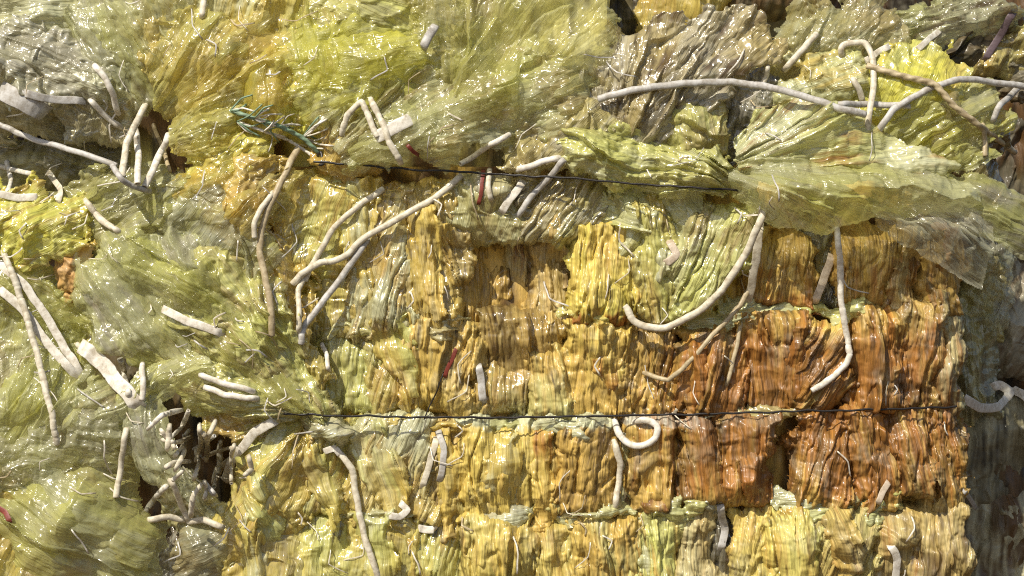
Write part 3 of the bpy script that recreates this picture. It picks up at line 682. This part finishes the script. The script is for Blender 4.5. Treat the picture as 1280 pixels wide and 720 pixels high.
# upper left
T([(-20,150,10),(5,158,20),(40,174,34),(95,189,44),(146,207,50)], 4.6, 'grey', 'long pale tube slanting down from the left edge under the grey crinkled sheet', sink=(0,0))
T([(140,206,50),(152,224,46),(166,233,40),(188,239,26)], 4.4, 'grey', 'short bent tube running on from the foot of the long slanting tube')
T([(182,130,0),(170,155,14),(158,180,30),(152,222,50)], 5.5, 'beige', 'beige cracked tube leaning left in the upright cluster under the veil-like sheet', sink=(10,0))
T([(168,158,5),(173,190,25),(172,230,46)], 5.2, 'white', 'white upright tube in the middle of the cluster under the veil-like sheet', sink=(12,0))
T([(211,168,0),(197,200,16),(181,234,34)], 5.6, 'white', 'white tube leaning right in the cluster under the veil-like sheet', sink=(12,0))
T([(118,82),(133,100),(142,120),(148,142)], 5, 'white', 'curved white tube poking from the tattered beige sheet')
T([(112,124),(130,143),(152,160)], 4.6, 'white', 'short white stub below the curved tube in the tattered beige sheet')
T([(190,150),(205,190),(212,215)], 3.5, 'tan', 'thin tan twig-like strip behind the upright cluster', hollow=False)
ST([(0,112),(25,125),(58,143)], 15, 'grey', 'wide broken white plate near the left edge under the grey sheet', flat=.16)
ST([(28,116),(62,124),(108,126)], 6, 'grey', 'flat grey strip beside the broken white plate')
T([(-10,205),(15,212),(42,218)], 4, 'white', 'small white tube low in the dark hollow at the left edge', sink=(0,8))
T([(8,200),(14,225),(10,240)], 4.5, 'white', 'short upright white offcut near the left edge above the lemon lump')
ST([(-10,243),(20,246),(52,247)], 6, 'white', 'pale flat strip just above the bright lemon lump')
ST([(60,215),(75,235),(72,255)], 5, 'beige', 'beige scrap right of the pale flat strip at the left')
T([(254,-20),(254,5),(253,22)], 5, 'beige', 'beige tube end hanging from the top edge above the veil-like sheet')
T([(372,186),(352,226),(331,272),(325,310),(331,345),(338,378),(340,420)], 5.2, 'tan', 'long curved tan tube hanging down left of the forked tubes', sink=(8,8))
T([(342,240),(328,258),(318,278),(318,298)], 4.4, 'beige', 'short tube running close beside the upper part of the long curved tan tube', sink=(6,0))
T([(479,236),(450,256),(418,284),(398,318),(380,350)], 4.8, 'beige', 'upper beige tube curving down to the crossing left of centre', sink=(6,0))
T([(382,346),(373,362),(374,392),(373,418)], 4.4, 'beige', 'short upright tube hanging from the crossing of the beige tubes')
T([(577,219),(545,246),(500,272),(455,298),(428,322),(398,330),(378,342),(366,356)], 5.2, 'beige', 'long beige tube sweeping from the top wire down to the crossing', sink=(6,4))
T([(462,296),(440,328),(408,372),(380,408),(376,430)], 5.2, 'grey', 'straight grey tube slanting below the long beige tube', sink=(10,4))
T([(402,429),(408,444),(411,464)], 3.6, 'white', 'tiny white stub with rusty tip left of the bale front')
# top centre
T([(427,170),(434,145),(452,127),(462,148),(472,172)], 5.2, 'beige', 'bent arch of beige tube over the amber fringed wad', sink=(6,0), wrinkle=.8)
T([(463,123),(476,150),(488,178),(501,205)], 5, 'beige', 'beige tube leaning right beside the bent arch', wrinkle=.7)
ST([(468,172),(492,160),(515,148)], 10, 'white', 'broad white strip end between the arch and the long swathe', flat=.35)
ST([(544,32),(536,44),(529,60)], 7, 'grey', 'short grey stub sticking out near the top edge left of the peak', flat=.5)
T([(748,124),(795,112),(850,105),(905,103),(950,107),(1000,119),(1045,134),(1082,143)], 5.6, 'grey', 'longest grey tube arching across the upper right', wrinkle=.25)
T([(637,168),(612,182),(575,205)], 4.4, 'white', 'thin white tube slipping out under the long swathe', sink=(8,0))
T([(646,212),(672,205),(700,196)], 5, 'white', 'short white tube lying on the top wire in the middle')
T([(706,199),(690,218),(664,246),(645,272)], 5, 'grey', 'pale tube dropping from the top wire toward the dark pocket', sink=(0,10))
T([(612,212),(610,232),(614,250)], 4.2, 'beige', 'small beige tube crossing the top wire left of the white tubes')
ST([(655,225),(640,246),(625,268)], 6, 'white', 'white strip slanting left below the short white tube on the wire')
# upper right
T([(1021,42),(1003,62),(980,88)], 5.2, 'beige', 'straight beige tube standing at the top right of the brown-grey fan')
ST([(1113,57),(1096,67),(1080,76)], 5, 'white', 'short white pointed strip right of the beige tube', flat=.4)
ST([(1176,36),(1160,50),(1144,63)], 5, 'white', 'white flat strip end near the dark top edge')
ST([(1268,14),(1250,44),(1230,78)], 6, 'purple', 'dark purple strip slanting in the top right corner', flat=.4)
T([(1084,82),(1128,95),(1168,105),(1192,132),(1228,160),(1268,190)], 5, 'tan', 'twisted two-strand rope slanting down across the yellow sheet', 'rope', 'twisted_rope', rope=2, hollow=False, wrinkle=0)
T([(1098,164),(1118,136),(1158,112),(1200,99),(1245,103),(1300,112)], 5.2, 'grey', 'grey tube bending over behind the twisted rope to the right edge', wrinkle=.3)
T([(1052,72),(1054,57),(1080,54),(1090,72),(1092,105),(1088,135),(1083,166)], 5, 'beige', 'hooked beige tube standing upright through the crossed tubes')
T([(1046,131),(1090,130),(1140,133)], 5, 'grey', 'short level tube crossing the end of the longest grey tube', wrinkle=.2)
T([(1066,98),(1074,112),(1079,128)], 4.8, 'beige', 'stub of tube between the crossed tubes and the beige one')
T([(960,82),(956,98),(950,112)], 4, 'beige', 'small beige tube behind the top of the longest grey tube')
T([(1275,108),(1252,130),(1240,152)], 5, 'grey', 'tube end coming down at the right edge below the grey bent tube', sink=(0,8))
T([(1228,155),(1231,175),(1232,196)], 4, 'tan', 'thin tan tube hanging under the rope tip', sink=(6,0))
# left middle
T([(4,312),(22,360),(36,405),(52,465),(64,515),(72,556)], 5.4, 'beige', 'long beige tube wrapped with tape hanging down the left side', wrinkle=.9)
ST([(-5,325),(35,362),(62,402),(84,440),(104,472)], 6.5, 'white', 'upper of the two crossed white strips at the left edge', flat=.4)
ST([(-8,355),(30,388),(58,428),(97,472)], 7, 'white', 'lower of the two crossed white strips at the left edge', flat=.4)
ST([(100,432),(128,454),(152,484),(176,512)], 12, 'white', 'wide split white strip leading to the dark hollow', flat=.22)
T([(96,430),(118,448),(138,466),(150,490)], 5, 'beige', 'beige taped tube lying along the wide split strip', wrinkle=.9)
T([(150,448),(156,470),(161,498)], 5, 'white', 'first short white tube upright above the dark hollow')
T([(178,455),(179,475),(177,500)], 4.6, 'white', 'second short white tube upright above the dark hollow, the right one', sink=(6,0))
T([(106,250),(124,272),(150,292)], 5, 'beige', 'ragged beige tube right of the bright lemon lump', wrinkle=.9)
ST([(203,386),(236,402),(282,418)], 6.5, 'white', 'white flat strip slanting on the pouch sheet', flat=.35)
T([(250,468),(276,478),(318,490)], 4.6, 'white', 'upper small white tube tucked under the flap at the lower wire', sink=(4,8))
T([(256,484),(284,494),(322,499)], 4.8, 'white', 'lower small white tube tucked under the flap at the lower wire', sink=(4,8))
# middle and right of the bale
T([(955,262),(944,292),(922,334),(895,370),(862,396),(825,410),(795,403),(781,382)], 5.6, 'beige', 'large hooked beige tube curving along the middle of the bale', wrinkle=.35, sink=(8,0))
ST([(950,278),(945,325),(934,380)], 6.5, 'beige', 'flat beige strip hanging beside the large hooked tube', flat=.3)
T([(944,345),(925,382),(890,420),(862,452),(836,475),(804,466)], 3.8, 'tan', 'thin tan tube slanting below the large hooked tube', wrinkle=.5)
T([(1046,284),(1050,330),(1052,382),(1060,428),(1060,450),(1040,472),(1014,489)], 5, 'white', 'white tube dangling straight from under the glossy sheet, kinked at its foot', wrinkle=.5, sink=(12,0))
ST([(1040,318),(1030,348),(1018,380)], 6.5, 'pink', 'pinkish flat strip hanging left of the kinked white tube')
T([(927,404),(919,440),(908,484)], 3.4, 'tan', 'thin tan strand below the flat beige strip', hollow=False)
T([(768,524),(776,546),(798,558),(818,548),(821,532),(806,525),(792,528)], 5.4, 'white', 'white tube curled into a loop just under the lower wire', wrinkle=.4)
T([(767,550),(775,578),(773,608),(768,634)], 5, 'beige', 'beige tube hanging straight down beneath the curled loop', sink=(6,6), wrinkle=.7)
ST([(548,538),(556,566),(549,602)], 5, 'grey', 'grey bent strip just under the lower wire left of centre', flat=.4)
ST([(546,546),(538,575),(528,612)], 5, 'beige', 'beige strip hanging beside the grey bent strip')
ST([(597,455),(602,480),(604,505)], 6, 'grey', 'grey strip between bundles above the lower wire')
T([(420,562),(440,586),(446,622),(452,658),(462,690),(476,730)], 5.2, 'beige', 'long beige tube hanging in the lower left of the bale front', wrinkle=.5)
ST([(482,644),(498,646),(510,638),(498,626)], 5.5, 'white', 'small white V-shaped scrap on the bale front', flat=.4)
ST([(522,660),(545,662)], 6, 'white', 'tiny white tag-like scrap low on the bale front', flat=.3)
ST([(346,524),(320,540),(296,566),(280,602)], 7.5, 'white', 'broad pale strip fanning from the lower wire into the hollow', flat=.3)
T([(300,570),(282,578),(272,592),(268,608)], 4.6, 'beige', 'curved beige tube beside the broad pale strip')
ST([(836,300),(846,318),(830,330)], 6, 'pink', 'pink-edged curl of plastic in the middle of the bale', flat=.35)
T([(604,212),(602,235),(598,258)], 3, 'red', 'red strip crossing under the top wire', 'strip', 'plastic_strip', flat=.3)
ST([(572,432),(562,455),(556,474)], 3.2, 'red', 'dark red ribbon scrap above the lower wire left of the pocket', flat=.3)
ST([(508,180),(516,188),(524,194)], 3, 'red', 'red scrap under the long swathe at the top wire', flat=.35)
ST([(404,565),(418,560),(428,572)], 5, 'white', 'small white scrap at the head of the long lower tube')
ST([(1112,600),(1104,614),(1096,632)], 5, 'pink', 'pale pink scrap beside the brown disc-like bundle', flat=.3)
ST([(900,630),(905,660),(902,690)], 6, 'grey', 'grey crumpled strip in the smoky gap low on the bale', flat=.3)
ST([(1112,680),(1122,700),(1118,730)], 6, 'white', 'white curled scrap at the bottom near the right bundles', flat=.3)
# right side
ST([(1205,498),(1225,510),(1248,508),(1262,492),(1250,480),(1236,486)], 8, 'white', 'white curled strip on the dark bale at the right edge', flat=.3)
ST([(1262,484),(1280,494),(1300,512)], 8, 'white', 'second white strip bending off the right edge below the curl', flat=.3)
ST([(1205,612),(1212,622),(1220,636)], 4, 'grey', 'small grey sliver on the shaded bale at the lower right', flat=.3)
# left bottom
T([(158,536),(152,574),(145,622)], 4.8, 'beige', 'tan tube hanging straight in front of the big corner bag', sink=(6,0))
T([(212,598),(226,628),(236,652)], 4.8, 'beige', 'beige tube slanting below the dangling ribbon')
T([(186,650),(212,646),(234,650)], 5, 'beige', 'beige tube lying level beneath the dark hollow')
T([(234,652),(256,650),(280,660)], 5, 'beige', 'beige tube running on to the right beneath the dark hollow')
T([(180,642),(196,620),(210,606)], 4.6, 'white', 'white tube slanting up beside the corner bag')
ST([(-8,632),(6,640),(14,655)], 4, 'red', 'red scrap showing at the left edge by the corner bag', flat=.3)
rgc = np.random.RandomState(21)
hollow = [(197,540,222,520),(203,556,232,548),(212,575,220,540),(228,590,226,545),(236,575,238,530),(245,560,262,548),(252,585,256,540),(262,570,290,560),(240,600,244,560),
          (250,600,258,625),(268,598,272,560),(222,545,250,535),(282,600,286,560),(232,560,214,540),(256,612,250,650),(275,575,275,610),(206,590,224,572),(244,536,268,570),
          (288,548,284,585),(262,530,268,560),(230,520,226,555),(218,600,240,590),(270,620,262,600),(205,530,212,560),(292,590,300,566)]
for x0, y0, x1, y1 in hollow:
    x0, y0, x1, y1 = x0 + rgc.uniform(-14, 14), y0 + rgc.uniform(-8, 8), x1 + rgc.uniform(-14, 14), y1 + rgc.uniform(-8, 8)
    mx_, my_ = (x0 + x1) / 2 + rgc.uniform(-6, 6), (y0 + y1) / 2 + rgc.uniform(-6, 6)
    strip([(x0, y0, rgc.uniform(20, 60)), (mx_, my_, rgc.uniform(30, 60)), (x1, y1, rgc.uniform(20, 60))], rgc.uniform(3.2, 4.6), ['beige', 'white', 'beige', 'grey'][rgc.randint(4)], 'tube_offcut',
          label='short pale tube offcut jumbled in the dark hollow at the lower left', cat='tube', group='tube offcuts in the dark hollow', wrinkle=1.)
# teal rope and its frayed end
def frayed(pts, r, mat, label, n, sp, seed):
    rg = np.random.RandomState(seed)
    o = strip(pts, r, mat, 'frayed_rope', label=label, cat='rope', group='frayed ropes', rope=2, hollow=False, wrinkle=0)
    for i in range(n):
        a_ = rg.randint(0, len(pts) - 1); x, y = pts[a_]; an = rg.uniform(-.9, .7); L_ = rg.uniform(14, 42)
        q = strip([(x, y, 3), (x + math.cos(an) * L_ * .5, y + math.sin(an) * L_ * .5 + rg.uniform(-4, 4), 5), (x + math.cos(an) * L_, y + math.sin(an) * L_ + rg.uniform(-4, 4), 2)], rg.uniform(.9, 1.7), ['teal', 'white', 'white'][i % 3], 'strand', hollow=False, wrinkle=0)
        q.parent = o; q.location = q.location - o.location
frayed([(288,138),(318,148),(350,158),(378,172),(400,192)], 3.6, 'teal', 'frayed teal rope lying on the lemon yellow sheet', 22, 8, 1)
frayed([(296,152),(330,164),(362,176),(396,198)], 2.6, 'white', 'pale frayed strand just under the teal rope', 10, 8, 2)
# binding wires round the bale
def wire(pts, r=1.5): strip(pts, r, 'wire', 'binding_wire', parent=bale, hollow=False, wrinkle=.25)
wire([(392,202),(450,206),(500,211),(580,215),(640,219),(700,222),(800,230),(860,234),(925,238)], 1.7)
wire([(330,516),(400,519),(500,521),(600,522),(700,521),(800,519),(900,517),(1000,514),(1100,512),(1196,508)], 1.7)
wire([(556,462),(545,490),(527,532)], 1.1)
wire([(396,196),(401,190),(404,205),(398,206)], 2.2)

# hair-thin torn shreds of film and thread caught all over (parts of the bales)
rsh = np.random.RandomState(77)
for b_, n_, xr, yr, mode in ((bale, 75, (300, 1190), (60, 715), 0), (left, 85, (0, 400), (0, 715), 1)):
    for i in range(n_):
        x, y = rsh.uniform(*xr), rsh.uniform(*yr)
        an = math.radians(rsh.normal(90, 25) if mode == 0 and y > 240 else rsh.uniform(0, 180)); L_ = rsh.uniform(12, 48)
        c_ = rsh.uniform(-.5, .5)
        strip([(x, y, 2), (x + math.cos(an) * L_ * .5 + c_ * 10, y + math.sin(an) * L_ * .5, rsh.uniform(1, 6)), (x + math.cos(an + c_) * L_, y + math.sin(an + c_) * L_, 2)], rsh.uniform(.6, 1.3),
              ['white', 'beige', 'tan', 'white', 'grey'][rsh.randint(5)], 'film_shred', parent=b_, hollow=False, wrinkle=.3, sink=(4, 4), flat=.4)
# ------------------------------------------------------------------ light and camera
w = bpy.data.worlds.new('World'); bpy.context.scene.world = w; w.use_nodes = True
nt = w.node_tree; bg = nt.nodes['Background']; sk = nt.nodes.new('ShaderNodeTexSky'); sk.sky_type = 'NISHITA'; sk.sun_disc = False
SE, SA = math.radians(46), math.radians(34)      # sun height; how far round to the left of the camera's axis
sk.sun_elevation = SE; sk.sun_rotation = math.pi + SA; sk.dust_density = 2.0
nt.links.new(sk.outputs[0], bg.inputs[0]); bg.inputs[1].default_value = .10
from mathutils import Vector
sd_ = Vector((-math.sin(SA) * math.cos(SE), -math.cos(SA) * math.cos(SE), math.sin(SE)))   # toward the sun
ld = bpy.data.lights.new('sun', 'SUN'); ld.energy = 4.9; ld.angle = math.radians(.5); ld.color = (1, .93, .80)
lo = bpy.data.objects.new('sun', ld); C.objects.link(lo); lo.rotation_euler = sd_.to_track_quat('Z', 'Y').to_euler(); lo.location = sd_ * 5
cd = bpy.data.cameras.new('camera'); cam = bpy.data.objects.new('camera', cd); C.objects.link(cam)
cam.location = (0, -D, 0); cam.rotation_euler = (math.pi / 2, 0, 0); cd.sensor_width = 36; cd.lens = 36 * D / (1280 / S)
cd.clip_end = 200
sc = bpy.context.scene; sc.camera = cam
sc.view_settings.view_transform = 'Standard'; sc.view_settings.look = 'None'; sc.view_settings.exposure = 0.1; sc.view_settings.gamma = 1
sc.cycles.max_bounces = 6; sc.cycles.diffuse_bounces = 3; sc.cycles.glossy_bounces = 2; sc.cycles.transmission_bounces = 4; sc.cycles.transparent_max_bounces = 8; sc.cycles.use_denoising = False; sc.cycles.filter_width = 1.1
